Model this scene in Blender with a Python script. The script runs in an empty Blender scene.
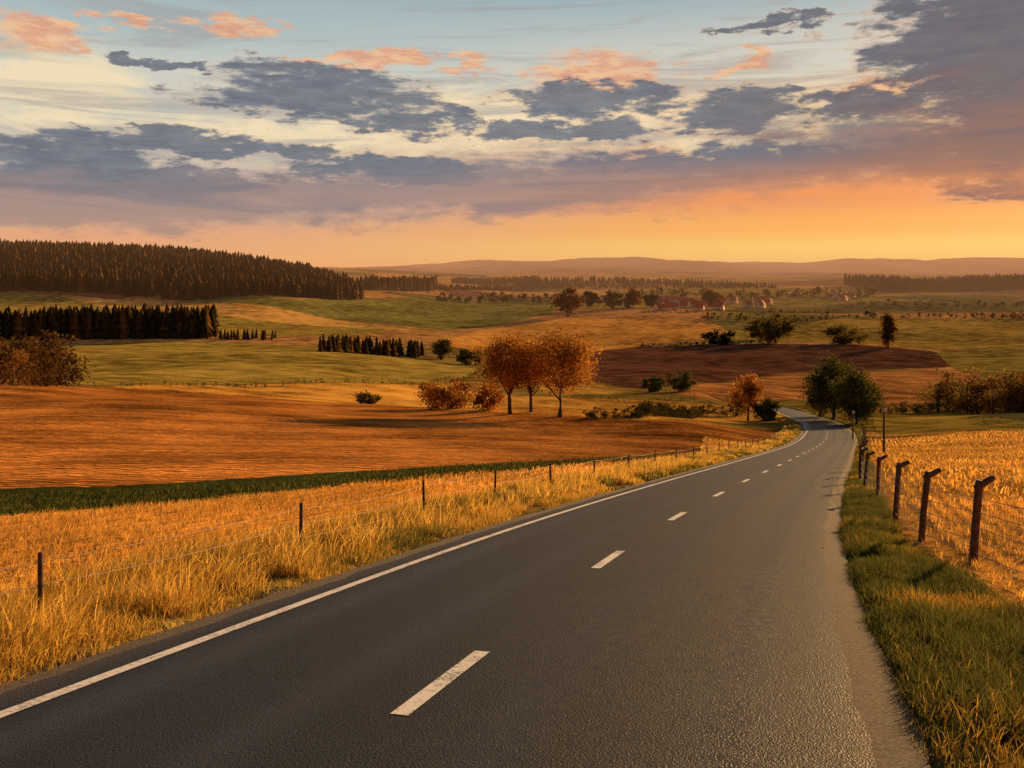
import bpy, math, numpy as np
from mathutils import Vector
from mathutils.kdtree import KDTree
rng=np.random.default_rng(7)
F=882.0; ZC=2.08; HZ=272.0
SUN_AZ=42.0; SUN_EL=11.5; HAZE=True
def srgb(r,g,b):
    return tuple(((c/255)/12.92 if c/255<=.04045 else ((c/255+.055)/1.055)**2.4) for c in (r,g,b))
scene=bpy.context.scene
# ------------------------------------------------------------------ mesh helpers
def mk_mesh(name,V,Fc,mat=None,parent=None,col=None,attrs=None,smooth=False):
    V=np.asarray(V,dtype=np.float32); Fc=np.asarray(Fc,dtype=np.int32)
    me=bpy.data.meshes.new(name); k=Fc.shape[1]; n=len(Fc)
    me.vertices.add(len(V)); me.vertices.foreach_set('co',V.ravel())
    me.loops.add(n*k); me.loops.foreach_set('vertex_index',Fc.ravel())
    me.polygons.add(n); me.polygons.foreach_set('loop_start',np.arange(0,n*k,k,dtype=np.int32))
    me.polygons.foreach_set('loop_total',np.full(n,k,dtype=np.int32))
    if smooth: me.polygons.foreach_set('use_smooth',np.ones(n,dtype=bool))
    me.update(calc_edges=True)
    if col is not None:
        c=np.ones((len(V),4),dtype=np.float32); c[:,:3]=col
        a=me.color_attributes.new('Col','FLOAT_COLOR','POINT'); a.data.foreach_set('color',c.ravel())
    if attrs:
        for kx,v in attrs.items():
            a=me.attributes.new(kx,'FLOAT','POINT'); a.data.foreach_set('value',np.asarray(v,dtype=np.float32).ravel())
    ob=bpy.data.objects.new(name,me); scene.collection.objects.link(ob)
    if mat: me.materials.append(mat)
    if parent: ob.parent=parent
    return ob
def empty(name,loc=(0,0,0)):
    e=bpy.data.objects.new(name,None); scene.collection.objects.link(e); e.location=loc; e.empty_display_size=.3
    return e
class MB:
    """mesh accumulator of quads"""
    def __init__(s): s.V=[];s.F=[];s.n=0;s.C=[]
    def add(s,V,Fc,c=(.5,.5,.5)):
        V=np.asarray(V,float); s.V.append(V); s.F.append(np.asarray(Fc,int)+s.n); s.n+=len(V)
        s.C.append(np.broadcast_to(np.asarray(c,float),(len(V),3)))
    def tube(s,pts,rad,sides=6,c=(.5,.5,.5)):
        pts=np.asarray(pts,float); m=len(pts); V=[]
        for i in range(m):
            t=pts[min(i+1,m-1)]-pts[max(i-1,0)]; t/=np.linalg.norm(t)+1e-9
            u=np.cross(t,[0,0,1.]) 
            if np.linalg.norm(u)<.05: u=np.cross(t,[0,1.,0])
            u/=np.linalg.norm(u); w=np.cross(t,u)
            for k in range(sides):
                a=2*math.pi*k/sides; V.append(pts[i]+rad[i]*(math.cos(a)*u+math.sin(a)*w))
        Fc=[]
        for i in range(m-1):
            for k in range(sides):
                k2=(k+1)%sides; Fc.append([i*sides+k,i*sides+k2,(i+1)*sides+k2,(i+1)*sides+k])
        for b in (0,(m-1)*sides):
            if sides==4: Fc.append([b,b+1,b+2,b+3])
            elif sides==6: Fc+= [[b,b+1,b+2,b+3],[b,b+3,b+4,b+5]]
        s.add(V,Fc,c)
    def box(s,c0,sz,rot=0,c=(.5,.5,.5)):
        x,y,z=np.array(sz)/2; V=np.array([[-x,-y,-z],[x,-y,-z],[x,y,-z],[-x,y,-z],[-x,-y,z],[x,-y,z],[x,y,z],[-x,y,z]])
        R=np.array([[math.cos(rot),-math.sin(rot),0],[math.sin(rot),math.cos(rot),0],[0,0,1]])
        s.add(V@R.T+np.array(c0),[[0,3,2,1],[4,5,6,7],[0,1,5,4],[1,2,6,5],[2,3,7,6],[3,0,4,7]],c)
    def build(s,name,mat,parent=None,smooth=False):
        return mk_mesh(name,np.vstack(s.V),np.vstack(s.F),mat,parent,np.vstack(s.C),smooth=smooth)
# ------------------------------------------------------------------ noise
def vnoise(x,y,seed=0):
    xi=np.floor(x).astype(np.int64); yi=np.floor(y).astype(np.int64); xf=x-xi; yf=y-yi
    def h(a,b):
        n=(a*374761393+b*668265263+seed*974711)&0x7fffffff
        n=((n^(n>>13))*1274126177)&0x7fffffff
        return ((n^(n>>16))&0xffff)/65535.
    u=xf*xf*(3-2*xf); v=yf*yf*(3-2*yf)
    return (h(xi,yi)*(1-u)+h(xi+1,yi)*u)*(1-v)+(h(xi,yi+1)*(1-u)+h(xi+1,yi+1)*u)*v
def fbm(x,y,seed=0,o=4):
    r=0;a=.5;t=0
    for i in range(o):
        r=r+a*vnoise(x*2**i+13.7*i,y*2**i-7.1*i,seed+i); t+=a; a*=.5
    return r/t
def sm(a,b,x):
    t=np.clip((x-a)/(b-a),0,1); return t*t*(3-2*t)
# ------------------------------------------------------------------ road course (world metres)
RD=np.array([-40,-25,-10,0,7.3,14.17,20.3,26.4,33.6,43,53,85,102,125,150,180,205,235,262])
RX=np.array([-13.2,-9.3,-5,-2.65,-.50,1.65,3.85,6.2,9.0,12.8,16.8,29.4,36.3,44.8,52.4,58.4,62.4,65.8,67.5])
dd=np.linspace(-40,262,1500)
def smooth1(y,s):
    k=np.exp(-.5*(np.arange(-4*s,4*s+1)/s)**2);k/=k.sum()
    yp=np.concatenate([2*y[0]-y[1:4*s+1][::-1],y,2*y[-1]-y[-4*s-1:-1][::-1]])
    return np.convolve(yp,k,'valid')
xx=smooth1(np.interp(dd,RD,RX),14)
def Xc(Y): return np.interp(Y,dd,xx)
sl=np.gradient(xx,dd)
def ct(Y): return 1/np.sqrt(1+np.interp(Y,dd,sl)**2)
ZD=np.array([-60,0,90,130,180,220,262,400]); ZB=np.array([-8.36,2.08,17.74,23.3,29.2,33.6,38,48])
zb=smooth1(np.interp(dd,ZD,ZB),30)
def zr(Y): return ZC-np.interp(Y,dd,zb)
def offs(X,Y): return (X-Xc(Y))*ct(Y)
# ------------------------------------------------------------------ valley relief: table of image rows by image column and depth
TD=np.array([30,45,65,90,130,180,250,350,500,700,1000,1400,2000,3000,4500,7000,9500])
TB=np.array([-900,-250,0,150,230,300,370,450,600,750,900,1050,1300,2200])
T=np.array([
[480,455,430,408,386,378,368,356,340,341,293,252,262,266,270,266,270],
[478,450,428,406,385,380,370,356,339,341,293,252,262,266,270,266,270],
[481,454,431,408,385,383,377,360,339,341,293,250,262,266,270,266,270],
[484,458,436,414,394,386,382,362,337,341,297,253,263,266,270,266,270],
[485,460,439,418,399,388,384,364,338,341,301,259,266,268,270,265,270],
[486,461,441,422,403,391,385,366,342,341,306,271,272,269,270,264,270],
[487,462,444,427,407,394,386,370,352,342,312,290,280,272,271,264,270],
[487,463,447,433,413,398,386,376,366,346,318,302,287,277,272,264,268],
[487,465,451,441,421,405,393,379,362,346,316,303,289,279,270,262,267],
[487,466,454,445,428,411,397,383,364,346,317,304,291,281,271,262,268],
[487,466,453,444,428,413,401,386,366,345,320,304,291,281,273,264,270],
[487,465,451,441,426,413,401,386,366,345,322,305,290,279,274,265,272],
[486,463,448,438,424,412,400,385,366,345,325,305,290,279,274,265,272],
[486,463,448,438,424,412,400,385,366,345,325,305,290,279,274,265,272]],float)
GB=np.linspace(-900,2200,400); GL=np.linspace(math.log(30),math.log(9500),400)
tmp=np.array([np.interp(GL,np.log(TD),r) for r in T])
G=np.array([np.interp(GB,TB,tmp[:,j]) for j in range(400)]).T
for j in range(400): G[:,j]=smooth1(G[:,j],4)
for i in range(400): G[i]=smooth1(G[i],5)
def Tsample(b,l):
    fb=np.clip((b+900)/3100*399,0,398.999); fl=np.clip((l-GL[0])/(GL[-1]-GL[0])*399,0,398.999)
    i=fb.astype(int); j=fl.astype(int); u=fb-i; v=fl-j
    return (G[i,j]*(1-u)+G[i+1,j]*u)*(1-v)+(G[i,j+1]*(1-u)+G[i+1,j+1]*u)*v
def H(X,Y,under=False):
    X=np.asarray(X,float);Y=np.asarray(Y,float)
    Ys=np.maximum(Y,20.)
    zt=ZC-(Tsample(512+F*X/Ys,np.log(Ys))-HZ)*Ys/F
    zp=ZC-(2.08+.174*Y)
    w=sm(26,48,Y); z=zp*(1-w)+zt*w
    a=sm(230,560,Y)
    z=z+a*(11.5*(fbm(X/210,Y/250,3,2)-.5)*2+ sm(900,2500,Y)*15*(fbm(X/600+5,Y/700,9,3)-.5)*2+sm(3200,7000,Y)*200*(fbm(X/1100+2,Y/2500,21,3)-.5))
    z=z+sm(45,110,Y)*(1-a)*3.0*(fbm(X/48,Y/60,5,2)-.5)*2
    d=np.abs(offs(X,Y)); rng_=1-sm(250,262,Y)
    k=(1-sm(5.5,18,d))*rng_
    z=z*(1-k)+zr(Y)*k
    near=1-sm(60,140,Y)
    z=z+near*sm(3.6,4.4,d)*(.10*(fbm(X*.9,Y*.9,31,3)-.5)-.08*np.exp(-((d-4.4)/.45)**2))
    z=z-(1-sm(3.36,3.62,d))*(.11+.0012*np.maximum(Y,0))*(Y<262)
    return z
Dm=np.exp(np.linspace(math.log(4.5),math.log(9400),3000))
def sight(px,py):
    """ground point seen from the camera through an image pixel"""
    X=(px-512)/F*Dm; z=H(X,Dm); y=HZ+F*(ZC-z)/Dm
    i=np.argmax(y<=py) if (y<=py).any() else np.argmin(y)
    return X[i],Dm[i],z[i]
# ------------------------------------------------------------------ materials
def newmat(name):
    m=bpy.data.materials.new(name); m.use_nodes=True; nt=m.node_tree; nt.nodes.clear()
    out=nt.nodes.new('ShaderNodeOutputMaterial'); return m,nt,out
def N(nt,t,**kw):
    n=nt.nodes.new(t)
    for k,v in kw.items(): setattr(n,k,v)
    return n
def L(nt,a,b): nt.links.new(a,b)
def mth(nt,op,a,b=None,c=None,clamp=False):
    n=nt.nodes.new('ShaderNodeMath'); n.operation=op; n.use_clamp=clamp
    for i,v in enumerate((a,b,c)):
        if v is None: continue
        if isinstance(v,(int,float)): n.inputs[i].default_value=v
        else: nt.links.new(v,n.inputs[i])
    return n.outputs[0]
def mr(nt,v,a,b,c=0,d=1,smooth=True):
    n=nt.nodes.new('ShaderNodeMapRange'); 
    if smooth: n.interpolation_type='SMOOTHSTEP'
    nt.links.new(v,n.inputs[0])
    for i,q in enumerate((a,b,c,d)): n.inputs[i+1].default_value=q
    return n.outputs[0]
def mixc(nt,f,a,b,bt='MIX'):
    n=nt.nodes.new('ShaderNodeMix'); n.data_type='RGBA'; n.blend_type=bt
    if isinstance(f,(int,float)): n.inputs[0].default_value=f
    else: nt.links.new(f,n.inputs[0])
    for i,v in ((6,a),(7,b)):
        if isinstance(v,tuple): n.inputs[i].default_value=(*v[:3],1)
        else: nt.links.new(v,n.inputs[i])
    return n.outputs[2]
def noise(nt,vec,scale,detail=4,rough=.6,dist=0,dim='3D'):
    n=nt.nodes.new('ShaderNodeTexNoise'); n.noise_dimensions=dim; n.inputs['Scale'].default_value=scale; n.inputs['Detail'].default_value=detail
    n.inputs['Roughness'].default_value=rough; n.inputs['Distortion'].default_value=dist
    if vec is not None: nt.links.new(vec,n.inputs['Vector'])
    return n.outputs['Fac']
def attr(nt,name):
    n=nt.nodes.new('ShaderNodeAttribute'); n.attribute_name=name; return n
def grey(nt,v):
    n=nt.nodes.new('ShaderNodeCombineColor')
    for i in range(3): nt.links.new(v,n.inputs[i])
    return n.outputs[0]
def mat_ground():
    m,nt,out=newmat('ground_soil_and_crop'); p=N(nt,'ShaderNodeNewGeometry').outputs['Position']
    col=attr(nt,'Col').outputs['Color']; row=attr(nt,'row').outputs['Fac']; amp=attr(nt,'rowamp').outputs['Fac']
    n1=noise(nt,p,2.2,4,.65); n2=noise(nt,p,.09,4,.6,0,'2D'); n3=noise(nt,p,14,2,.7); n4=noise(nt,p,.012,3,.6,0,'2D')
    rw=mth(nt,'ADD',row,mth(nt,'MULTIPLY',n2,3.6))
    s1=mth(nt,'SINE',mth(nt,'MULTIPLY',rw,2*math.pi/.75)); s2=mth(nt,'SINE',mth(nt,'MULTIPLY',rw,2*math.pi/3.7)); s3=mth(nt,'SINE',mth(nt,'MULTIPLY',rw,2*math.pi/13.))
    rr=mth(nt,'ADD',mth(nt,'ADD',mth(nt,'MULTIPLY',s1,.28),mth(nt,'MULTIPLY',s2,.14)),mth(nt,'MULTIPLY',s3,.14))
    rr=mth(nt,'MULTIPLY',mth(nt,'MULTIPLY',rr,amp),mr(nt,n1,.3,.65,.2,1.3))
    v=mth(nt,'ADD',mth(nt,'ADD',mr(nt,n1,.3,.7,.0,.6),mr(nt,n2,.3,.7,.0,.8)),mth(nt,'ADD',mr(nt,n3,.3,.7,0,.3),mr(nt,n4,.35,.65,0,.5)))
    v=mth(nt,'ADD',mth(nt,'ADD',v,-.04),rr)
    v=mth(nt,'MAXIMUM',v,.12)
    c=mixc(nt,1.0,col,grey(nt,v),'MULTIPLY')
    bs=N(nt,'ShaderNodeBsdfDiffuse'); L(nt,c,bs.inputs['Color']); bs.inputs['Roughness'].default_value=.6
    b=N(nt,'ShaderNodeBump'); b.inputs['Strength'].default_value=.9; b.inputs['Distance'].default_value=.24
    hgt=mth(nt,'ADD',mth(nt,'ADD',n1,mth(nt,'MULTIPLY',n3,.3)),mth(nt,'MULTIPLY',mth(nt,'MULTIPLY',s1,.6),amp)); L(nt,hgt,b.inputs['Height']); L(nt,b.outputs[0],bs.inputs['Normal'])
    L(nt,bs.outputs[0],out.inputs[0]); return m
def mat_leaf(name,trans=.35,nvar=0):
    m,nt,out=newmat(name); c=attr(nt,'Col').outputs['Color']
    d=N(nt,'ShaderNodeBsdfDiffuse'); t=N(nt,'ShaderNodeBsdfTranslucent'); mx=N(nt,'ShaderNodeMixShader'); mx.inputs[0].default_value=trans
    L(nt,c,d.inputs[0]); L(nt,c,t.inputs[0]); L(nt,d.outputs[0],mx.inputs[1]); L(nt,t.outputs[0],mx.inputs[2]); L(nt,mx.outputs[0],out.inputs[0]); return m
def mat_simple(name,col,rough=.8,var=.5,scale=6,bump=.3,metal=0):
    m,nt,out=newmat(name); p=N(nt,'ShaderNodeNewGeometry').outputs['Position']
    n=noise(nt,p,scale,4,.65); c=mixc(nt,mr(nt,n,.3,.7),tuple(x*(1-var) for x in col),tuple(min(1,x*(1+var)) for x in col))
    bs=N(nt,'ShaderNodeBsdfPrincipled'); L(nt,c,bs.inputs['Base Color']); bs.inputs['Roughness'].default_value=rough; bs.inputs['Metallic'].default_value=metal
    b=N(nt,'ShaderNodeBump'); b.inputs['Strength'].default_value=bump; b.inputs['Distance'].default_value=.02; L(nt,n,b.inputs['Height']); L(nt,b.outputs[0],bs.inputs['Normal'])
    L(nt,bs.outputs[0],out.inputs[0]); return m
def mat_asphalt():
    m,nt,out=newmat('asphalt'); p=N(nt,'ShaderNodeNewGeometry').outputs['Position']; off=attr(nt,'off').outputs['Fac']
    n1=noise(nt,p,45,2,.7); n2=noise(nt,p,.55,4,.6); n3=noise(nt,p,8,4,.7); vo=N(nt,'ShaderNodeTexVoronoi'); vo.inputs['Scale'].default_value=70; L(nt,p,vo.inputs['Vector'])
    base=mixc(nt,mr(nt,n1,.3,.7),(.004,.008,.014),(.019,.028,.042))
    base=mixc(nt,mr(nt,vo.outputs['Distance'],.0,.35,.6,0),base,(.066,.080,.102))
    base=mixc(nt,mr(nt,n2,.35,.7,0,.55),base,(.006,.010,.017))
    base=mixc(nt,mr(nt,n3,.4,.75,0,.3),base,(.030,.037,.048))
    a=mth(nt,'ABSOLUTE',mth(nt,'ADD',mth(nt,'ABSOLUTE',off),-1.55)); w=mr(nt,mth(nt,'ABSOLUTE',mth(nt,'ADD',a,-.72)),0,.42,1,0)
    base=mixc(nt,mth(nt,'MULTIPLY',w,.4),base,(.036,.045,.060))
    e=mr(nt,mth(nt,'ADD',mth(nt,'ABSOLUTE',off),mth(nt,'MULTIPLY',n3,.35)),3.0,3.35,0,.5); base=mixc(nt,e,base,(.07,.06,.05))
    bs=N(nt,'ShaderNodeBsdfPrincipled'); L(nt,base,bs.inputs['Base Color'])
    L(nt,mth(nt,'SUBTRACT',mr(nt,n3,.3,.7,.46,.66),mth(nt,'MULTIPLY',w,.12)),bs.inputs['Roughness']); bs.inputs['Specular IOR Level'].default_value=.2
    b=N(nt,'ShaderNodeBump'); b.inputs['Strength'].default_value=1; b.inputs['Distance'].default_value=.007
    L(nt,mth(nt,'ADD',n1,mth(nt,'MULTIPLY',vo.outputs['Distance'],.9)),b.inputs['Height']); L(nt,b.outputs[0],bs.inputs['Normal'])
    L(nt,bs.outputs[0],out.inputs[0]); return m
def mat_paint():
    m,nt,out=newmat('worn_white_paint'); p=N(nt,'ShaderNodeNewGeometry').outputs['Position']
    n=noise(nt,p,22,5,.75); n2=noise(nt,p,3,4,.6); c=mixc(nt,mr(nt,mth(nt,'ADD',n,mth(nt,'MULTIPLY',n2,.5)),.72,.95),(.70,.70,.72),(.14,.14,.14))
    bs=N(nt,'ShaderNodeBsdfPrincipled'); L(nt,c,bs.inputs['Base Color']); bs.inputs['Roughness'].default_value=.7; L(nt,bs.outputs[0],out.inputs[0]); return m
M_ground=mat_ground(); M_leaf=mat_leaf('foliage',.42); M_grass=mat_leaf('grass_blades',.55); M_asph=mat_asphalt(); M_paint=mat_paint()
M_bark=mat_simple('bark',(.06,.038,.026),.9,.5,5,.6); M_wood=mat_simple('weathered_fence_wood',(.085,.040,.026),.85,.5,18,.6)
M_wire=mat_simple('galvanised_wire',(.20,.15,.12),.5,.3,30,.1,.4); M_con=mat_leaf('conifer_needles',.1)
M_gravel=mat_simple('gravel_shoulder',(.085,.068,.052),.95,.75,34,.5)
# ------------------------------------------------------------------ terrain
NC,NR=760,900
u=np.linspace(-1.2,1.2,NC); v0=np.linspace(0,math.log(9400/12+1),NR-60); Yr=np.concatenate([np.linspace(-30,-.5,60),12*(np.exp(v0)-1)])
YY,UU=np.meshgrid(Yr,u,indexing='ij'); XX=UU*(16+.75*np.maximum(YY,0)); ZZ=H(XX,YY)
def inpoly(X,Y,P):
    ins=np.zeros(X.shape,bool); n=len(P)
    for i in range(n):
        x1,y1=P[i];x2,y2=P[(i+1)%n]
        if y1==y2: continue
        c=((y1>Y)!=(y2>Y))&(X<(x2-x1)*(Y-y1)/(y2-y1)+x1); ins^=c
    return ins
col=np.zeros(XX.shape+(3,)); row=np.zeros(XX.shape); amp=np.zeros(XX.shape)
seeds=rng.uniform([-7000,300],[7000,9300],(1500,2))
pal=np.array([(.38,.28,.07),(.46,.30,.08),(.70,.34,.11),(.78,.39,.12),(.28,.12,.06),(.24,.20,.06),(.62,.32,.10),(.17,.14,.05)])
kd=KDTree(len(seeds)); 
for i,s_ in enumerate(seeds): kd.insert((s_[0]*.8,s_[1]*.8,0),i)
kd.balance(); pc=rng.integers(0,len(pal),len(seeds)); pa=rng.uniform(0,math.pi,len(seeds))
idx=np.zeros(XX.shape,int)
wx=XX+60*(fbm(XX/300,YY/300,41,2)-.5); wy=YY+60*(fbm(XX/300+9,YY/300,43,2)-.5)
fx=(wx*.8).tolist(); fy=(wy*.8).tolist(); find=kd.find
r0=int(np.argmax(Yr>350))
for r in range(r0,NR):
    a,b=fx[r],fy[r]
    idx[r]=[find((a[c],b[c],0))[1] for c in range(NC)]
col[:]=pal[pc[idx]]; an=pa[idx]; row[:]=XX*np.cos(an)+YY*np.sin(an); amp[:]=.5
k=sm(3000,5200,YY)[...,None]; col[:]=col*(1-k)+np.array((.26,.18,.19))*(.75+.5*fbm(XX/400,YY/600,47,3))[...,None]*k  # far hills blend to mauve with distance: haze painted into the ground colour
near=YY<=360
col[near]=(.40,.27,.055)
gold=(.84,.42,.09)
m=(YY<125); col[m]=gold; row[m]=offs(XX,YY)[m]; amp[m]=.5
def parcel(poly,c,ang=0,a=.6,var=0):
    P=[sight(*q)[:2] for q in poly]; mk=inpoly(XX,YY,P); col[mk]=c; row[mk]=(XX*math.sin(math.radians(ang))+YY*math.cos(math.radians(ang)))[mk]; amp[mk]=a
parcel([(-120,345),(50,345),(180,341),(330,348),(420,356),(480,370),(440,384),(250,383.5),(90,386),(-120,386)],(.46,.33,.065),20,.6)
parcel([(-100,292),(0,292),(120,302),(250,308),(400,328),(330,337),(200,337),(-100,338)],(.48,.34,.07),10,.5)
parcel([(60,296),(160,303),(330,318),(420,331),(300,325),(180,312)],(.86,.47,.12),10,.3)
parcel([(160,296),(300,300),(430,298),(560,303),(550,315),(440,330),(380,324),(260,305)],(.28,.25,.06),60,.5)
parcel([(430,343),(480,330),(560,319),(660,318),(720,325),(735,336),(640,346),(590,352),(480,352)],(.90,.42,.09),15,.6)
parcel([(480,353),(590,353),(592,382),(640,390),(560,398),(500,385)],(.66,.38,.08),15,.5)
parcel([(785,322),(880,318),(1100,318),(1100,345),(935,350),(860,343),(780,343)],(.60,.37,.075),0,.6)
parcel([(700,343),(735,330),(790,322),(780,343)],(.48,.33,.07),0,.5)
parcel([(590,353),(640,347),(760,343.5),(860,345),(935,352),(962,366),(900,369),(800,372),(700,383),(640,389),(592,381)],(.23,.095,.05),-20,.8)
parcel([(640,392),(700,384),(800,373),(960,370),(985,374),(930,405),(880,412),(850,406),(760,402),(700,399)],(.66,.28,.08),10,.9)
parcel([(935,352),(1024,346),(1250,346),(1250,374),(962,372)],(.46,.32,.065),0,.5)
parcel([(860,412),(940,409),(1300,409),(1300,434),(1024,432),(880,434)],(.50,.33,.055),0,.5)
parcel([(90,387),(250,384.5),(440,385),(520,396),(640,400),(735,408),(790,420),(640,421),(500,413),(400,406),(250,396)],(.92,.46,.08),20,.6)
parcel([(-400,505),(0,492),(150,487),(300,479),(450,468),(600,461),(700,453),(775,436),(790,430),(640,421),(500,413),(400,406),(250,396),(120,388),(0,382),(-400,382)],(.64,.25,.055),-14,1.15)
parcel([(-400,525),(0,516),(180,503),(360,484),(560,467),(700,456),(600,459),(450,466),(300,475),(150,484),(0,489),(-400,500)],(.055,.070,.018),0,.2)
d=offs(XX,YY); jn=(fbm(XX*1.3,YY*1.3,55,3)-.5)
inr=(YY<262)
mk=inr&(d>-5.2+jn)&(d<0); col[mk]=(.32,.22,.05); amp[mk]=0
fr=4.3+ np.clip(18-YY,0,10)*.12
mk=inr&(d<fr+jn*.6)&(d>0); col[mk]=(.075,.09,.028); amp[mk]=0
mk=inr&(np.abs(d)<3.55+jn*.5); col[mk]=(.10,.08,.055)
gi=np.arange(NR*NC).reshape(NR,NC); Fq=np.stack([gi[:-1,:-1],gi[:-1,1:],gi[1:,1:],gi[1:,:-1]],-1).reshape(-1,4)
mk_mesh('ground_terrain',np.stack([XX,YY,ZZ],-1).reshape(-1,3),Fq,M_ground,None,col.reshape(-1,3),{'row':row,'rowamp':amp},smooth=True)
# ------------------------------------------------------------------ road + markings
def ribbon(name,D0,D1,o,mat,lift,step=.5,crown=True,parent=None,jit=0,per=1.7):
    n=max(2,int((D1-D0)/step)+1); D=np.linspace(D0,D1,n); c=ct(D); s=np.interp(D,dd,sl)*c
    o=np.asarray(o,float); oo=np.broadcast_to(o,(n,len(o))).copy()
    if jit:
        oo[:,0]+=jit*(fbm(D*per,D*0,61,4)-.5)*np.sign(o[0]); oo[:,-1]+=jit*(fbm(D*per*1.1,D*0+4,62,4)-.5)*np.sign(o[-1])
    X=Xc(D)[:,None]+oo*c[:,None]; Y=D[:,None]-oo*s[:,None]; Z=zr(Y)+lift-.009*np.abs(oo)
    V=np.stack([X,Y,Z],-1).reshape(-1,3); g=np.arange(n*len(o)).reshape(n,-1)
    Fc=np.stack([g[:-1,:-1],g[:-1,1:],g[1:,1:],g[1:,:-1]],-1).reshape(-1,4)
    return mk_mesh(name,V,Fc,mat,parent,None,{'off':oo},smooth=True)
ribbon('road',-30,258,[-3.15,-2.2,-1.1,0,1.1,2.2,3.14],M_asph,0.030,.12,jit=.16,per=1.1)
mkp=empty('road_markings')
ribbon('edge_line',-25,240,[-2.83,-2.70],M_paint,.036,.5,parent=mkp)
D=6.54-19.5
while D<150:
    ribbon('centre_dash',D,D+1.75,[-.07,.07],M_paint,.036,.25,parent=mkp); D+=6.4
shp=empty('gravel_verge')
ribbon('shoulder',-30,200,[2.9,3.48],M_gravel,.008,.12,jit=.12,parent=shp)
ribbon('shoulder',-30,200,[-3.46,-2.95],M_gravel,.008,.12,jit=.12,parent=shp)
# ------------------------------------------------------------------ grass
def blades(name,X,Y,h,w,cols,lean=.4,mat=None,winddir=(.5,.2)):
    n=len(X); Z=H(X,Y)-.02; a=rng.uniform(0,2*math.pi,n); la=rng.normal(0,lean,(n,2))+np.array(winddir)*lean*.6
    base=np.stack([X,Y,Z],-1); du=np.stack([np.cos(a),np.sin(a),a*0],-1)*(w/2)[:,None]
    mid=base+np.stack([la[:,0]*h*.35,la[:,1]*h*.35,h*.55],-1); tip=base+np.stack([la[:,0]*h,la[:,1]*h,h*(1-.25*np.hypot(la[:,0],la[:,1]).clip(0,2))],-1)
    V=np.stack([base-du,base+du,mid+du*.8,mid-du*.8,tip+du*.15,tip-du*.15],1).reshape(-1,3)
    b=np.arange(n)[:,None]*6; Fc=np.concatenate([b+np.array([0,1,2,3]),b+np.array([3,2,4,5])],0)
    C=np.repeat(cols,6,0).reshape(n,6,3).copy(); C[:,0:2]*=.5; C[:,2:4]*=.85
    return V,Fc,C.reshape(-1,3)
def grass(name,parts):
    Vs=[];Fs=[];Cs=[];k=0
    for V,Fc,C in parts: Vs.append(V);Fs.append(Fc+k);Cs.append(C);k+=len(V)
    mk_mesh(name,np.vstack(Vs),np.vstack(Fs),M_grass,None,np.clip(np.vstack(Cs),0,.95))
def pick(pal,n,t=None):
    pal=np.array(pal); i=rng.integers(0,len(pal),n); return pal[i]*rng.uniform(.7,1.25,(n,1))
def strip(n,D0,D1,o0,o1,clump=.45):
    D=rng.uniform(D0,D1,n*2); o=rng.uniform(0,1,n*2); o=(o0(D) if callable(o0) else o0)*(1-o)+(o1(D) if callable(o1) else o1)*o
    c=ct(D); s=np.interp(D,dd,sl)*c; X=Xc(D)+o*c; Y=D-o*s
    k=fbm(X*1.6,Y*1.6,71,3)>clump+rng.uniform(-.12,.12,len(X)); return X[k][:n],Y[k][:n],o[k][:n]
dry=[(.90,.52,.10),(.82,.48,.09),(.58,.38,.08),(.34,.27,.055),(.93,.60,.15)]
grn=[(.11,.13,.03),(.08,.10,.025),(.17,.16,.04),(.14,.13,.04),(.38,.27,.08)]
P=[]
for n,a,b,ws,hs in ((74000,2,26,.007,1),(44000,26,70,.02,1),(26000,70,240,.06,1.1)):
    X,Y,o=strip(n,a,b,-3.36,-6.0,.42); hh=(.09+.43*fbm(X*.7,Y*.7,81,3)*rng.uniform(.5,1.35,len(X))*sm(3.3,4.1,-o))*hs
    mixg=fbm(X*.5,Y*.5,83,2)+.12*(1-sm(3.4,4.2,-o)); C=np.where((mixg+rng.normal(0,.1,len(X))>.58)[:,None],pick(grn,len(X)),pick(dry,len(X)))
    P.append(blades('g',X,Y,hh,np.full(len(X),ws)*rng.uniform(.7,1.5,len(X)),C,.35))
X,Y,o=strip(7000,3,45,-3.9,-5.8,.5); P.append(blades('g',X,Y,rng.uniform(.35,.62,len(X)),np.full(len(X),.009)*(1+Y/15),pick(dry,len(X)),.3))
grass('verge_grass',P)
P=[]
ro=lambda D:4.5+np.clip(16-D,0,14)*.13
for n,a,b,ws,hs in ((110000,2,26,.008,1),(40000,26,70,.02,1),(18000,70,240,.06,1.2)):
    X,Y,o=strip(n,a,b,3.22,ro,.30); kk=rng.uniform(0,1,len(o))<.08+.92*sm(3.28,3.55,o+.35*(fbm(X*2,Y*2,97,2)-.5)); X,Y,o=X[kk],Y[kk],o[kk]
    hh=(.07+.28*fbm(X*.8,Y*.8,91,3)*rng.uniform(.5,1.4,len(X))*(.30+.70*sm(3.3,4.1,o)))*hs
    C=np.where((fbm(X*.6,Y*.6,93,2)+.08*sm(3.9,5,o)+rng.normal(0,.08,len(X))<.66)[:,None],pick(grn[:4],len(X)),pick(dry,len(X))*.6)
    P.append(blades('g',X,Y,hh,np.full(len(X),ws)*rng.uniform(.7,1.5,len(X)),C,.4))
near_lim=lambda X: np.interp(X,[-40,-25,-12,-9,-5.5,2.4,13,25],[12,16,19.5,23,31,44,61,115])
far_lim=lambda X: near_lim(X)*np.interp(X,[-25,-12,-5,2,13],[1.5,1.42,1.28,1.14,1.05])
Y=rng.uniform(12,62,90000); X=rng.uniform(-40,14,90000); k=(Y>near_lim(X)+2*(fbm(X*.5,Y*.5,5,2)-.5))&(Y<far_lim(X))&(offs(X,Y)<-6); X,Y=X[k],Y[k]
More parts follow.
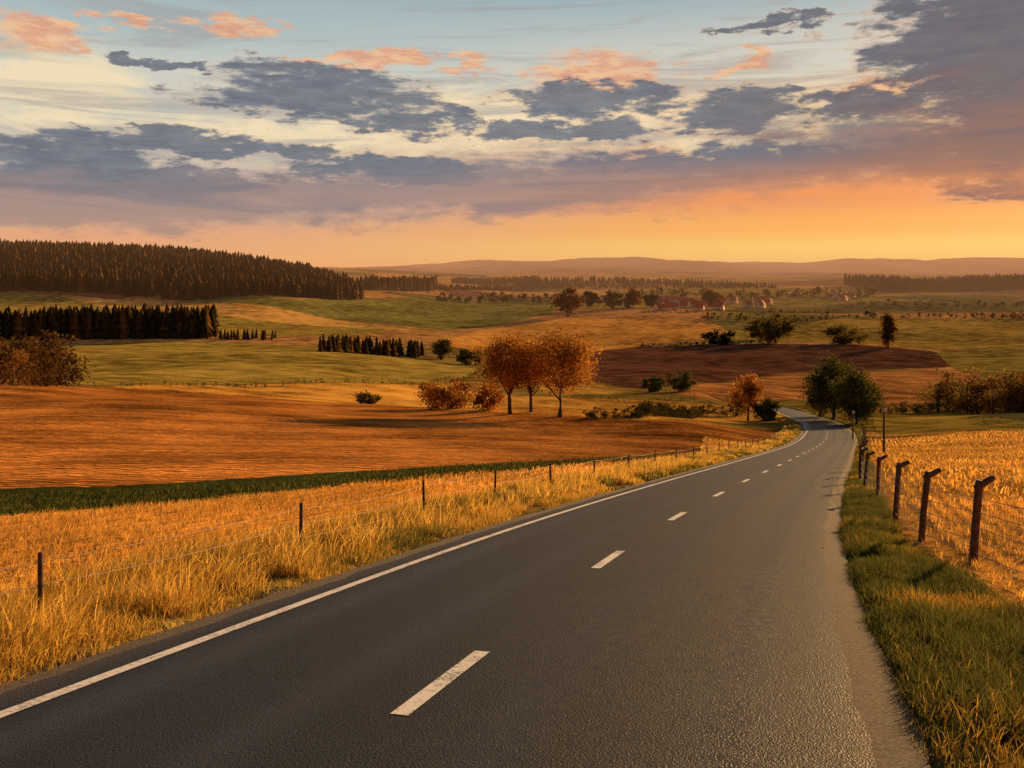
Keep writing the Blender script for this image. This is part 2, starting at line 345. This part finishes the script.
P.append(blades('g',X,Y,rng.uniform(.06,.2,len(X)),np.full(len(X),.05),pick(grn[:4],len(X))*.75,.4))
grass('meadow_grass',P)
P=[]
for n,a,b,o0,o1,ws in ((70000,6,26,-5.4,-20,.012),(60000,24,90,-5.6,-40,.035),(16000,7,26,5.0,13,.014),(40000,24,105,4.6,45,.05)):
    D=rng.uniform(a,b,n); o=o0+(o1-o0)*rng.uniform(0,1,n)**(1.3 if ws==.035 else 1)
    sp=.38; o=np.round(o/sp)*sp+rng.normal(0,.06,n)
    c=ct(D); s=np.interp(D,dd,sl)*c; X=Xc(D)+o*c; Y=D-o*s
    if o0<0: k=(Y>3)&(Y<near_lim(X)+2*(fbm(X*.5,Y*.5,5,2)-.5))
    else: k=(Y>3)&(o>ro(Y)*.95)
    X,Y,o=X[k],Y[k],o[k]
    hh=rng.uniform(.08,.22,len(X))*(1+.3*(ws>.03))*(.6+.8*fbm(X/3,Y/3,15,2)); P.append(blades('g',X,Y,hh,np.full(len(X),ws)*rng.uniform(.7,1.4,len(X)),pick([(.88,.50,.11),(.80,.44,.09),(.66,.37,.09),(.42,.27,.07)],len(X))*(.40+1.2*fbm(X/5,Y/5,17,3))[:,None],.35))
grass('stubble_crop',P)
# ------------------------------------------------------------------ fences
def wires(mb,tops,hs,r,stays=0):
    for h in hs:
        pts=[]
        for (a,b) in zip(tops[:-1],tops[1:]):
            A=np.array(a[0])+np.array(a[1])*h; B=np.array(b[0])+np.array(b[1])*h; Ln=np.linalg.norm(A-B); sg=rng.uniform(.5,1.4)
            for t in np.linspace(0,1,7)[:-1]:
                q=A*(1-t)+B*t; q[2]-=.10*4*t*(1-t)*(Ln/5)*.6*sg; pts.append(q)
        pts.append(B); mb.tube(pts,[r]*len(pts),4)
    if stays:
        for (a,b) in zip(tops[:stays],tops[1:stays+1]):
            n=int(np.linalg.norm(a[0]-b[0])/.45)
            for t in np.linspace(0,1,n+2)[1:-1]:
                lo=(a[0]+a[1]*hs[0])*(1-t)+(b[0]+b[1]*hs[0])*t; hi=(a[0]+a[1]*hs[-1])*(1-t)+(b[0]+b[1]*hs[-1])*t; sg=.06*4*t*(1-t)
                lo=lo-np.array([0,0,sg]); hi=hi-np.array([0,0,sg]); mb.tube([lo,hi],[r*.5,r*.5],4)
fl=empty('wire_fence'); pm=MB(); tops=[]
for D in [-6,-1,4.2,9.06,14.2,19.5,24.1]+list(np.arange(28.7,165,4.8)):
    o=-4.68-.75*float(sm(9,26,D)); c=float(ct(D)); x=float(Xc(D))+o/c; y=D; z=float(H(x,y)); h=.84+rng.uniform(-.04,.05); lx,ly=rng.normal(0,.02,2)
    if 6<D<16: lx,ly=rng.normal(0,.008,2)
    dirv=np.array([lx,ly,1.]); r=.032 if D<25 else .04
    pts=[np.array([x,y,z-.2])+dirv*t for t in (0,.25,h*.6,h+.19,h+.2)]
    pm.tube(pts,[r*1.05,r,r*.98,r*.93,r*.6],6); tops.append((np.array([x,y,z]),dirv*1.0))
pm.build('posts',M_wood,fl)
wm=MB(); wires(wm,tops,(.28,.52,.76),.004); wm.build('wires',M_wire,fl)
fr_=empty('wooden_post_fence'); pm=MB(); tops=[]
for D in [2.5,6.2,10,13.64,16.1,20.0,24.6,28.6]+list(np.arange(32.5,120,4.2)):
    o=float(np.interp(D,[2,10,13.64,16.1,20.0,24.6,28.6,34,60,120],[6.6,5.9,5.3,4.80,4.6,4.35,4.05,3.9,3.95,4.2]))
    c=float(ct(D)); X=float(Xc(D))+o/c; x,y=X,D; z=float(H(x,y)); h=1.26+rng.uniform(-.04,.04)
    lean=np.array([.06+rng.normal(0,.025),rng.normal(0,.025),1.]); r=.06
    b=np.array([x,y,z-.25]); pts=[b,b+lean*.3,b+lean*(h*.6)+rng.normal(0,.008,3),b+lean*(h+.18),b+lean*(h+.25)]
    pm.tube(pts,[r*1.1,r*1.05,r,r*.98,r*.8],6)
    t=b+lean*(h+.16); arm=np.array([.22+rng.uniform(0,.05),.02,.12+rng.normal(0,.02)]); pm.tube([t-arm*.25,t,t+arm*.9,t+arm],[r*.75,r*.9,r*.8,r*.6],6)
    tops.append((np.array([x,y,z]),lean))
pm.build('posts',M_wood,fr_)
wm=MB(); wires(wm,tops,(.16,.36,.56,.78,1.0),.006,stays=9); wm.build('wire_mesh',M_wire,fr_)
M_plate=mat_simple('faded_plate',(.45,.42,.38),.6,.2,8)
for (px,py,hp) in ((853,441,30),(884,454,46)):
    x,y,z=sight(px,py); h=hp*y/F; e=empty('marker_post',(x,y,z)); q=MB(); q.tube([(0,0,-.3),(0,0,h*.5),(0,0,h)],[.10,.09,.08],6); q.build('pole',M_wood,e)
    q=MB(); q.box((0,-.115,h-.14),(.36,.03,.24)); q.build('plate',M_plate,e)
# ------------------------------------------------------------------ foliage
def leafquads(C,size,cols):
    n=len(C); a=rng.normal(0,1,(n,3)); a/=np.linalg.norm(a,axis=1)[:,None]; b=rng.normal(0,1,(n,3)); b-=a*(a*b).sum(1)[:,None]; b/=np.linalg.norm(b,axis=1)[:,None]
    s=(size*rng.uniform(.6,1.4,n))[:,None]; V=np.stack([C-a*s*.5,C+b*s*.38,C+a*s*.6,C-b*s*.38],1).reshape(-1,3)
    return V,np.arange(4*n).reshape(n,4),np.repeat(cols,4,0)
def crown_clumps(h,w,K,zc=.62,rz=.40,lob=.25):
    out=[]
    for i in range(K):
        v=rng.normal(0,1,3); v/=np.linalg.norm(v); r=rng.uniform(.3,1)**.5
        v*=r*(1+rng.normal(0,lob*.6)); out.append((v[0]*w/2*.86,v[1]*w/2*.86,zc*h+v[2]*rz*h*.88))
    return np.array(out)
PAL={'orange':[(.46,.20,.035),(.34,.15,.03),(.60,.28,.05),(.22,.10,.025)],
 'rust':[(.30,.12,.03),(.19,.08,.025),(.40,.17,.035)],
 'brown':[(.16,.08,.025),(.11,.06,.02),(.22,.11,.03)],
 'olive':[(.12,.10,.028),(.08,.07,.02),(.18,.13,.03)],
 'green':[(.07,.08,.02),(.045,.055,.016),(.12,.11,.026)],
 'dark':[(.045,.042,.016),(.03,.03,.013),(.07,.055,.018)]}
def tree(name,px,py,hp,wp,pal,trunk=.3,K=46,per=95,shape=None):
    x,y,z=sight(px,py)
    h=hp*y/F; w=wp*y/F; e=empty(name,(x,y,z)); e.rotation_euler=(0,0,rng.uniform(0,6.28))
    zc=trunk*.75+(1-trunk*.75)/2+.02; rz=(1-trunk*.75)/2
    if trunk<.02: zc,rz=.44,.50
    Cc=crown_clumps(h,w,K,zc,rz)
    if shape=='taper':
        t=(Cc[:,2]/h).clip(0,1); Cc[:,:2]*=(1.25-t)[:,None]
    tb=MB(); r0=h*.026
    if trunk>.02:
        lean=rng.normal(0,.03,2); top=np.array([lean[0]*h,lean[1]*h,h*.72]); P0=[np.array([0,0,-.3]),np.array([0,0,h*.03]),top*.35,top*.7,top]
        tb.tube(P0,[r0*1.5,r0*1.15,r0*.85,r0*.5,r0*.15],6)
        for i in range(15):
            c=Cc[i]; t=rng.uniform(.25,.6); s=top*t; md=(s+c)/2+np.array([0,0,-.04*h]); tb.tube([s,md,c],[r0*.42,r0*.28,r0*.08],4)
            for q in range(3):
                c2=Cc[rng.integers(0,K)]; 
                if np.linalg.norm(c2-c)<.4*w: tb.tube([md,(md+c2)/2+rng.normal(0,.02*h,3),c2],[r0*.2,r0*.13,r0*.04],4)
    else:
        for i in range(8): tb.tube([(rng.normal(0,w*.06),rng.normal(0,w*.06),-.2),Cc[i]*.5,Cc[i]*.9],[r0*.5,r0*.35,r0*.1],4)
    tb.build('trunk_and_limbs',M_bark,e,True)
    p=np.array(PAL[pal]); L_=[];Q=[]
    for c in Cc:
        n=int(per*rng.uniform(.5,1.4)); rr=math.sqrt(w*h)*.085*rng.uniform(.7,1.3); pts=c+rng.normal(0,1,(n,3))*rr*np.array([1,1,.75])
        L_.append(pts); Q.append(p[rng.integers(0,len(p))]*rng.uniform(.75,1.25)*rng.uniform(.7,1.3,(n,1)))
    pts=np.vstack(L_); q=np.vstack(Q); pts[:,2]=np.abs(pts[:,2]); 
    V,Fc,C=leafquads(pts,max(h*.024,y*.0022),q); mk_mesh('crown',V,Fc,M_leaf,e,C)
tree('autumn_tree',510,414,76,64,'orange',.40,76,120)
tree('autumn_tree',560,417,80,74,'orange',.40,86,120)
tree('autumn_tree',531,412,66,42,'orange',.42,38,100)
tree('autumn_tree',748,421,46,32,'orange',.25,50,90)
tree('autumn_bush',447,409,32,60,'rust',0,54,90)
tree('autumn_bush',487,410,27,36,'rust',0,34,80)
tree('bush',367,404,12,28,'olive',0,26,70)
tree('bush',768,421,23,28,'green',0,36,90)
tree('broadleaf_tree',834,420,60,54,'green',.08,90,140)
tree('broadleaf_tree',857,424,52,50,'green',.05,70,120)
tree('broadleaf_tree',820,418,44,30,'olive',.05,44,110)
tree('bush',442,360,20,22,'olive',.08,28,60); tree('bush',468,365,18,28,'green',0,28,60)
tree('bush',653,392,17,26,'green',0,28,60); tree('bush',680,391,21,28,'green',0,30,60)
tree('bush',718,344,15,32,'dark',0,28,60)
tree('broadleaf_tree',775,343,28,36,'olive',.06,44,70); tree('broadleaf_tree',757,340,20,24,'olive',.06,30,60)
tree('poplar_tree',888,348,33,20,'brown',.1,38,70,'taper')
tree('bush',845,344,21,44,'olive',0,44,60)
tree('broadleaf_tree',568,317,29,30,'brown',.08,40,70)
tree('broadleaf_tree',590,309,20,18,'dark',.1,26,60); tree('broadleaf_tree',614,309,19,22,'olive',.1,28,60); tree('broadleaf_tree',633,309,20,20,'brown',.1,28,60)
tree('broadleaf_tree',712,307,18,24,'brown',.1,28,60); tree('broadleaf_tree',651,308,14,16,'dark',.1,22,60)
def treeline(name,line,hp,pal,step=.45,jit=.3,leaf=.10,depth=.6,per=46,gap=0,cl=6):
    """one mass object: line of points on the ground"""
    pts=[np.array(sight(*q)) for q in line]; allp=[];allc=[];S=[]; tb=MB(); p=np.array(PAL[pal])
    for a,b in zip(pts[:-1],pts[1:]):
        hm=hp*(a[1]+b[1])/2/F; n=max(2,int(np.linalg.norm((a-b)[:2])/(hm*step)))
        for t in (np.arange(n)+rng.uniform(-.3,.3,n))/n:
            if rng.uniform()<gap: continue
            c=a*(1-t)+b*t; c[:2]+=rng.normal(0,hm*depth*.4,2); zz=float(H(c[0],c[1])); hh=hm*rng.uniform(1-jit*1.3,1+jit)
            tb.tube([(c[0],c[1],zz-.3),(c[0],c[1],zz+hh*.7)],[hh*.03,hh*.012],4)
            cc=p[rng.integers(0,len(p))]*rng.uniform(.7,1.3)
            for k in range(cl):
                fz=rng.uniform(.08,.85); m=np.array([c[0]+rng.normal(0,hh*.18),c[1]+rng.normal(0,hh*.18),zz+hh*fz])
                allp.append(m+rng.normal(0,1,(per,3))*hh*np.array([.14,.14,.10])*(1.2-.6*fz)); allc.append(cc*rng.uniform(.7,1.3,(per,1))); S.append(np.full(per,hh*leaf))
    P_=np.vstack(allp);C_=np.vstack(allc);S_=np.concatenate(S); V,Fc,C=leafquads(P_,S_,C_); e=empty(name)
    mk_mesh('foliage',V,Fc,M_leaf,e,C); tb.build('stems',M_bark,e)
treeline('hedgerow',[(586,419),(640,418),(700,415),(748,416)],11,'dark',.6)
treeline('hedgerow',[(95,387),(180,386),(300,384),(420,385)],5,'green',1.0,gap=.2,per=24,cl=4)
treeline('hedgerow',[(600,402),(650,402),(700,400)],5,'olive',.9,gap=.1,per=24,cl=4)
treeline('tree_row',[(-80,384),(-20,384),(30,384),(68,385)],44,'brown',.12,per=80,leaf=.06,cl=9,jit=.28)
treeline('tree_row',[(-80,383),(0,383),(55,384)],42,'olive',.18,per=60,leaf=.06,cl=8,jit=.28)
treeline('tree_row',[(944,411),(975,410),(1010,410),(1070,411)],38,'olive',.18,per=60,leaf=.06,cl=8,jit=.28)
treeline('tree_row',[(948,412),(1070,411)],35,'brown',.24,per=60,leaf=.06,cl=8,jit=.3)
treeline('hedgerow',[(880,414),(938,412)],10,'olive',.5,per=30)
treeline('hedgerow',[(430,385),(480,372)],4,'olive',1.2,gap=.3,per=20,cl=4)
treeline('hedgerow',[(435,300),(560,303),(640,303)],9,'dark',.5,per=16,leaf=.2,cl=4)
treeline('hedgerow',[(640,313),(760,315),(860,304)],3.5,'brown',.9,per=16,leaf=.2,gap=.3,cl=4)
treeline('hedgerow',[(640,296),(760,298),(880,296)],9,'olive',.6,per=16,leaf=.2,gap=.1,cl=4)
treeline('hedgerow',[(700,318),(800,322),(880,318),(1040,318)],6,'dark',.8,per=16,leaf=.2,gap=.25,cl=4)
treeline('hedgerow',[(860,306),(960,308),(1060,306)],6,'dark',.8,per=16,leaf=.2,gap=.25,cl=4)
treeline('hedgerow',[(640,347),(720,344),(780,344)],4,'dark',1.0,per=16,leaf=.2,gap=.3,cl=4)
# ------------------------------------------------------------------ conifer masses
def conifers(name,X,Y,h,cl):
    n=len(X); Z=H(X,Y)-.5; sides=7; tiers=4; allV=[];allF=[];allC=[];k=0
    for t in range(tiers):
        z0=.10+.22*t; z1=min(1.,z0+.36); r=.23*(1-.21*t)
        a=np.linspace(0,2*math.pi,sides*2,endpoint=False)[None,:]+rng.uniform(0,6,(n,1)); rr=r*h[:,None]*rng.uniform(.7,1.2,(n,sides*2))*np.where(np.arange(sides*2)%2,.6,1)[None,:]
        ring=np.stack([X[:,None]+rr*np.cos(a),Y[:,None]+rr*np.sin(a),(Z+h*z0)[:,None]+h[:,None]*rng.uniform(-.05,.05,(n,sides*2))],-1)
        ap=np.stack([X,Y,Z+h*z1],-1)[:,None,:]; V=np.concatenate([ring,ap],1); m=sides*2+1
        b=np.arange(n)[:,None,None]*m; i=np.arange(0,sides*2,2); f=np.stack([i,(i+1)%(sides*2),(i+2)%(sides*2),np.full(sides,m-1)],-1)[None]
        allF.append((b+f).reshape(-1,4)+k); allV.append(V.reshape(-1,3)); k+=n*m; allC.append(np.repeat(cl,m,0))
    r=h*.018; V=np.stack([np.stack([X+dx*r,Y+dy*r,Z+zz*h],-1) for zz in (0,.3) for dx,dy in ((-1,-1),(1,-1),(1,1),(-1,1))],1)
    b=np.arange(n)[:,None,None]*8; f=np.array([[0,1,5,4],[1,2,6,5],[2,3,7,6],[3,0,4,7]])[None]; allF.append((b+f).reshape(-1,4)+k); allV.append(V.reshape(-1,3)); allC.append(np.full((n*8,3),.05))
    mk_mesh(name,np.vstack(allV),np.vstack(allF),M_con,None,np.vstack(allC))
ccol=lambda n: np.array([(.085,.050,.018),(.055,.038,.015),(.14,.07,.022),(.04,.033,.015)])[rng.integers(0,4,n)]*rng.uniform(.7,1.3,(n,1))
n=9500; b=rng.uniform(-420,362,n); D=rng.uniform(1000,1560,n); lim=np.interp(b,[-420,0,100,200,300,360],[1010,1010,1030,1030,1060,1120]); hi=np.interp(b,[-400,300,362],[1560,1560,1250])
k=(D>lim)&(D<hi); b,D=b[k],D[k]; conifers('forest',(b-512)/F*D,D,rng.uniform(15,24,len(D))*rng.choice([1,1,1,1.15],len(D)),ccol(len(D)))
def conrow(name,pts,hp,n,dep=.04):
    S=np.array([sight(*q) for q in pts]); t=rng.uniform(0,len(S)-1,n); X=np.interp(t,np.arange(len(S)),S[:,0]); Y=np.interp(t,np.arange(len(S)),S[:,1]); Y=Y*(1+rng.uniform(0,dep,n)); conifers(name,X,Y,hp*Y/F*rng.uniform(.65,1.1,n),ccol(n))
conrow('conifer_belt',[(-80,341),(0,341),(100,339.5),(205,339)],32,520)
conrow('conifer_belt',[(205,340),(270,341)],11,26)
conrow('conifer_belt',[(318,352),(360,354),(420,358)],19,90)
conrow('forest',[(355,290),(430,292)],14,300,.1)
conrow('forest',[(430,291),(540,290),(660,288),(780,289)],6,900,.12)
conrow('forest',[(885,293),(950,292),(1100,293)],13,1300,.12)
conrow('forest',[(450,283),(540,282)],7,400,.1)
# ------------------------------------------------------------------ village
M_wall=mat_simple('rendered_wall',(.66,.56,.46),.9,.12,2); M_roof=mat_simple('clay_tiles',(.42,.11,.05),.85,.3,3); M_glass=mat_simple('window_glass',(.03,.035,.04),.2,.2,3,0); M_door=mat_simple('door_wood',(.10,.05,.03),.7,.2,6)
for i in range(36):
    px=rng.uniform(658,768); py=rng.uniform(301,312)
    if i>30: px=rng.uniform(800,860); py=rng.uniform(298,302)
    x,y,z=sight(px,py); w=rng.uniform(11,17); dp=rng.uniform(8,10); hh=rng.uniform(3.6,5.6); rh=rng.uniform(4.5,6)
    e=empty('village_house',(x,y,z-.1)); e.rotation_euler=(0,0,rng.uniform(-.7,.7))
    q=MB(); q.box((0,0,hh/2-.4),(w,dp,hh+.8)); q.add([(-w/2,-dp/2,hh),(-w/2,dp/2,hh),(-w/2,.01,hh+rh),(-w/2,-.01,hh+rh)],[[0,1,2,3]]); q.add([(w/2,-dp/2,hh),(w/2,dp/2,hh),(w/2,.01,hh+rh),(w/2,-.01,hh+rh)],[[0,1,2,3]]); q.build('walls',M_wall,e)
    q=MB(); o=.5
    for s_ in (-1,1):
        q.add([(-w/2-o,s_*(dp/2+o),hh-.35),(w/2+o,s_*(dp/2+o),hh-.35),(w/2+o,0,hh+rh+.12),(-w/2-o,0,hh+rh+.12),(-w/2-o,s_*(dp/2+o),hh-.1),(w/2+o,s_*(dp/2+o),hh-.1),(w/2+o,0,hh+rh+.35),(-w/2-o,0,hh+rh+.35)],[[0,1,2,3],[4,5,6,7],[0,1,5,4],[1,2,6,5],[3,0,4,7]])
    q.build('roof',M_roof,e)
    q=MB(); q.box((w*.22,.6,hh+rh+.4),(.8,.8,1.8)); q.build('chimney',M_roof,e)
    q=MB()
    for lv in range(1 if hh<4.8 else 2):
        for wx_ in np.arange(-w/2+1.5,w/2-1,2.6):
            if lv==0 and abs(wx_-(-w/2+1.5+2.6))<.1: continue
            for s_ in (-1,1): q.box((wx_,s_*(dp/2+.01),1.6+lv*2.6),(1.1,.06,1.2))
    q.build('windows',M_glass,e); q=MB(); q.box((-w/2+4.1,-dp/2-.01,1.05),(1.1,.08,2.1)); q.build('door',M_door,e)
# ------------------------------------------------------------------ haze lying in the far valley
if HAZE:
    hz=MB(); hz.box((0,6000,-60),(26000,10400,330)); m,nt,out=newmat('evening_haze')
    ab=N(nt,'ShaderNodeVolumeAbsorption'); ab.inputs['Color'].default_value=(0,0,0,1); a=1/8000; ab.inputs['Density'].default_value=a
    em=N(nt,'ShaderNodeEmission'); em.inputs[0].default_value=(*srgb(238,164,108),1); em.inputs[1].default_value=a; ad=N(nt,'ShaderNodeAddShader'); L(nt,ab.outputs[0],ad.inputs[0]); L(nt,em.outputs[0],ad.inputs[1]); L(nt,ad.outputs[0],out.inputs['Volume'])
    hz.build('haze',m)
# ------------------------------------------------------------------ world sky
w=bpy.data.worlds.new('World'); scene.world=w; w.use_nodes=True; nt=w.node_tree; nt.nodes.clear()
out=N(nt,'ShaderNodeOutputWorld'); bg=N(nt,'ShaderNodeBackground'); L(nt,bg.outputs[0],out.inputs[0])
tc=N(nt,'ShaderNodeTexCoord'); sx=N(nt,'ShaderNodeSeparateXYZ'); L(nt,tc.outputs['Generated'],sx.inputs[0])
az=mth(nt,'MULTIPLY',mth(nt,'ARCTAN2',sx.outputs[0],sx.outputs[1]),57.2958); el=mth(nt,'MULTIPLY',mth(nt,'ARCSINE',sx.outputs[2]),57.2958)
def ramp(v,stops,lo,hi):
    r=N(nt,'ShaderNodeValToRGB'); cr=r.color_ramp; cr.interpolation='EASE'
    while len(cr.elements)>1: cr.elements.remove(cr.elements[0])
    for i,(p,c) in enumerate(stops):
        e=cr.elements[0] if i==0 else cr.elements.new((p-lo)/(hi-lo)); e.position=(p-lo)/(hi-lo); e.color=(*srgb(*c),1)
    L(nt,mr(nt,v,lo,hi,0,1,False),r.inputs[0]); return r.outputs[0]
Lr=ramp(el,[(-2,(190,135,100)),(0,(244,182,122)),(1.8,(232,170,130)),(4.5,(184,168,164)),(8,(218,208,186)),(11.5,(212,212,198)),(15,(174,192,194)),(22,(124,152,168)),(35,(64,88,122)),(90,(34,46,76))],-2,90)
Rr=ramp(el,[(-2,(200,130,75)),(0,(255,222,130)),(1.4,(255,212,108)),(2.8,(255,176,84)),(4.7,(242,146,82)),(7,(236,172,118)),(10,(240,214,170)),(13,(214,210,196)),(18,(156,178,186)),(26,(100,132,160)),(40,(60,82,116)),(90,(34,46,76))],-2,90)
sky=mixc(nt,mr(nt,az,-26,20),Lr,Rr)
ns=N(nt,'ShaderNodeTexSky',sky_type='NISHITA'); ns.sun_disc=False; ns.sun_elevation=math.radians(SUN_EL); ns.sun_rotation=math.radians(SUN_AZ)
sky=mixc(nt,.92,mixc(nt,1.0,ns.outputs[0],(.06,.06,.06),'MULTIPLY'),sky)
cv=N(nt,'ShaderNodeCombineXYZ'); L(nt,az,cv.inputs[0]); L(nt,el,cv.inputs[1])
def scaled(x,y,z=0):
    mp=N(nt,'ShaderNodeVectorMath',operation='MULTIPLY_ADD'); L(nt,cv.outputs[0],mp.inputs[0]); mp.inputs[1].default_value=(x,y,0); mp.inputs[2].default_value=(z,z*1.7,0); return mp.outputs[0]
v1=scaled(.10,.30)
n_big=noise(nt,v1,1.7,5,.64,.3,'2D'); n_fine=noise(nt,scaled(.08,.34,3),6,4,.66,.2,'2D'); n_str=noise(nt,scaled(.032,.42,7),1.7,5,.62,.5,'2D')
nw=N(nt,'ShaderNodeTexNoise'); nw.noise_dimensions='2D'; nw.inputs['Scale'].default_value=2.4; nw.inputs['Detail'].default_value=4; nw.inputs['Roughness'].default_value=.62; L(nt,v1,nw.inputs['Vector'])
wm_=N(nt,'ShaderNodeVectorMath',operation='MULTIPLY_ADD'); L(nt,nw.outputs['Color'],wm_.inputs[0]); wm_.inputs[1].default_value=(12,3.2,0); wm_.inputs[2].default_value=(-6.,-1.6,0)
pw=N(nt,'ShaderNodeVectorMath',operation='ADD'); L(nt,cv.outputs[0],pw.inputs[0]); L(nt,wm_.outputs[0],pw.inputs[1])
def masks(lst):
    acc=None
    for (px,py,rx,ry) in lst:
        A=math.atan((px-512)/F); E=math.degrees(math.atan((HZ-py)/F*math.cos(A))); rx*=1.3*57.3/F*math.cos(A)**2; A=math.degrees(A); ry*=1.3*57.3/F
        q=N(nt,'ShaderNodeVectorMath',operation='MULTIPLY_ADD'); L(nt,pw.outputs[0],q.inputs[0]); q.inputs[1].default_value=(1/rx,1/ry,0); q.inputs[2].default_value=(-A/rx,-E/ry,0)
        ln=N(nt,'ShaderNodeVectorMath',operation='LENGTH'); L(nt,q.outputs[0],ln.inputs[0]); v=ln.outputs['Value']
        acc=v if acc is None else mth(nt,'SMOOTH_MIN',acc,v,.25)
    return mth(nt,'SUBTRACT',1.,acc,clamp=True)
def density(lst,k=.9,lo=.30,hi=.62,kf=.7):
    m=masks(lst); t=mth(nt,'ADD',mth(nt,'MULTIPLY',m,1.3),mth(nt,'MULTIPLY',mth(nt,'SUBTRACT',n_big,.5),k)); t=mth(nt,'ADD',t,mth(nt,'MULTIPLY',mth(nt,'SUBTRACT',n_fine,.5),kf))
    t=mth(nt,'MULTIPLY',t,mr(nt,m,0,.16)); return t,mr(nt,t,lo,hi)
t,dn=density([(50,85,120,45),(490,115,150,34),(300,140,200,20),(780,140,160,22),(620,120,130,34)],1.4,.15,.95); sky=mixc(nt,mth(nt,'MULTIPLY',dn,.85),sky,srgb(246,224,182))
st=mth(nt,'MULTIPLY',mr(nt,n_str,.46,.66),mr(nt,el,3,7)); sky=mixc(nt,mth(nt,'MULTIPLY',st,.62),sky,mixc(nt,mr(nt,az,0,30),srgb(162,160,160),srgb(190,156,136)))
t,dn=density([(36,32,60,16),(150,22,34,9),(228,24,38,10),(385,58,38,12),(475,64,34,11),(605,72,80,22),(735,62,26,9),(885,88,48,13),(330,66,40,8),(940,84,60,10)],1.0,.10,.85,1.); sky=mixc(nt,mth(nt,'MULTIPLY',dn,.8),sky,mixc(nt,mr(nt,n_fine,.35,.65),srgb(246,192,140),srgb(224,154,120)))
dark=[(310,92,120,26),(410,122,50,14),(560,130,85,14),(600,98,95,16),(735,112,85,20),(880,100,70,16),(1000,30,140,85),(1060,130,180,64),(180,146,190,13),(50,158,150,16),(400,170,100,11),(110,180,210,15),(155,62,42,7),(770,25,55,10),(770,160,220,16)]
t,dn=density(dark,1.15,.03,.66,.9)
cc=mixc(nt,mr(nt,az,2,30),srgb(120,125,136),srgb(110,102,108)); hl=mixc(nt,mr(nt,az,-24,20),srgb(228,190,158),srgb(248,180,124))
ccol_=mixc(nt,mr(nt,t,.10,.50),hl,mixc(nt,mr(nt,n_fine,.3,.7),cc,mixc(nt,.5,cc,srgb(82,88,104))))
sky=mixc(nt,mth(nt,'MULTIPLY',dn,.93),sky,ccol_)
band=[(60,204,420,26),(420,194,360,24),(700,172,330,26),(930,146,260,36),(1200,115,400,66)]
t,dn=density(band,.9,.12,.80,.5); bc=mixc(nt,mr(nt,az,-8,27),srgb(160,138,132),srgb(228,148,94)); bc=mixc(nt,mr(nt,el,4.4,7.8),bc,mixc(nt,mr(nt,az,8,30),srgb(118,122,134),srgb(126,110,110)))
bc=mixc(nt,mth(nt,'MULTIPLY',mr(nt,n_str,.40,.62),.55),bc,mixc(nt,mr(nt,az,-8,27),srgb(104,114,130),srgb(168,120,100)))
sky=mixc(nt,mth(nt,'MULTIPLY',dn,.90),sky,bc)
t2=mth(nt,'MULTIPLY',mr(nt,n_big,.50,.66),mr(nt,el,16,24)); sky=mixc(nt,mth(nt,'MULTIPLY',t2,.7),sky,srgb(96,92,108))
back=mr(nt,mth(nt,'ABSOLUTE',mth(nt,'SUBTRACT',az,30)),62,120,1,.38); sky=mixc(nt,1.0,sky,grey(nt,back),'MULTIPLY')
L(nt,sky,bg.inputs[0]); bg.inputs[1].default_value=1.0
# ------------------------------------------------------------------ sun
sd=bpy.data.lights.new('sun','SUN'); sd.energy=8; sd.angle=math.radians(.6); sd.color=(1,.56,.20); so=bpy.data.objects.new('sun',sd); scene.collection.objects.link(so)
A,E=math.radians(SUN_AZ),math.radians(SUN_EL); dv=Vector((math.sin(A)*math.cos(E),math.cos(A)*math.cos(E),math.sin(E))); so.rotation_euler=dv.to_track_quat('Z','Y').to_euler(); so.location=dv*200
# ------------------------------------------------------------------ camera
cd=bpy.data.cameras.new('camera'); cam=bpy.data.objects.new('camera',cd); scene.collection.objects.link(cam); cam.location=(0,0,ZC); cam.rotation_euler=(math.radians(90),0,0)
cd.sensor_width=36; cd.lens=36*F/1024; cd.shift_y=-112/1024; cd.clip_end=30000; cd.clip_start=.05; scene.camera=cam
scene.view_settings.view_transform='Standard'; scene.view_settings.look='None'; scene.view_settings.exposure=0
print('done')
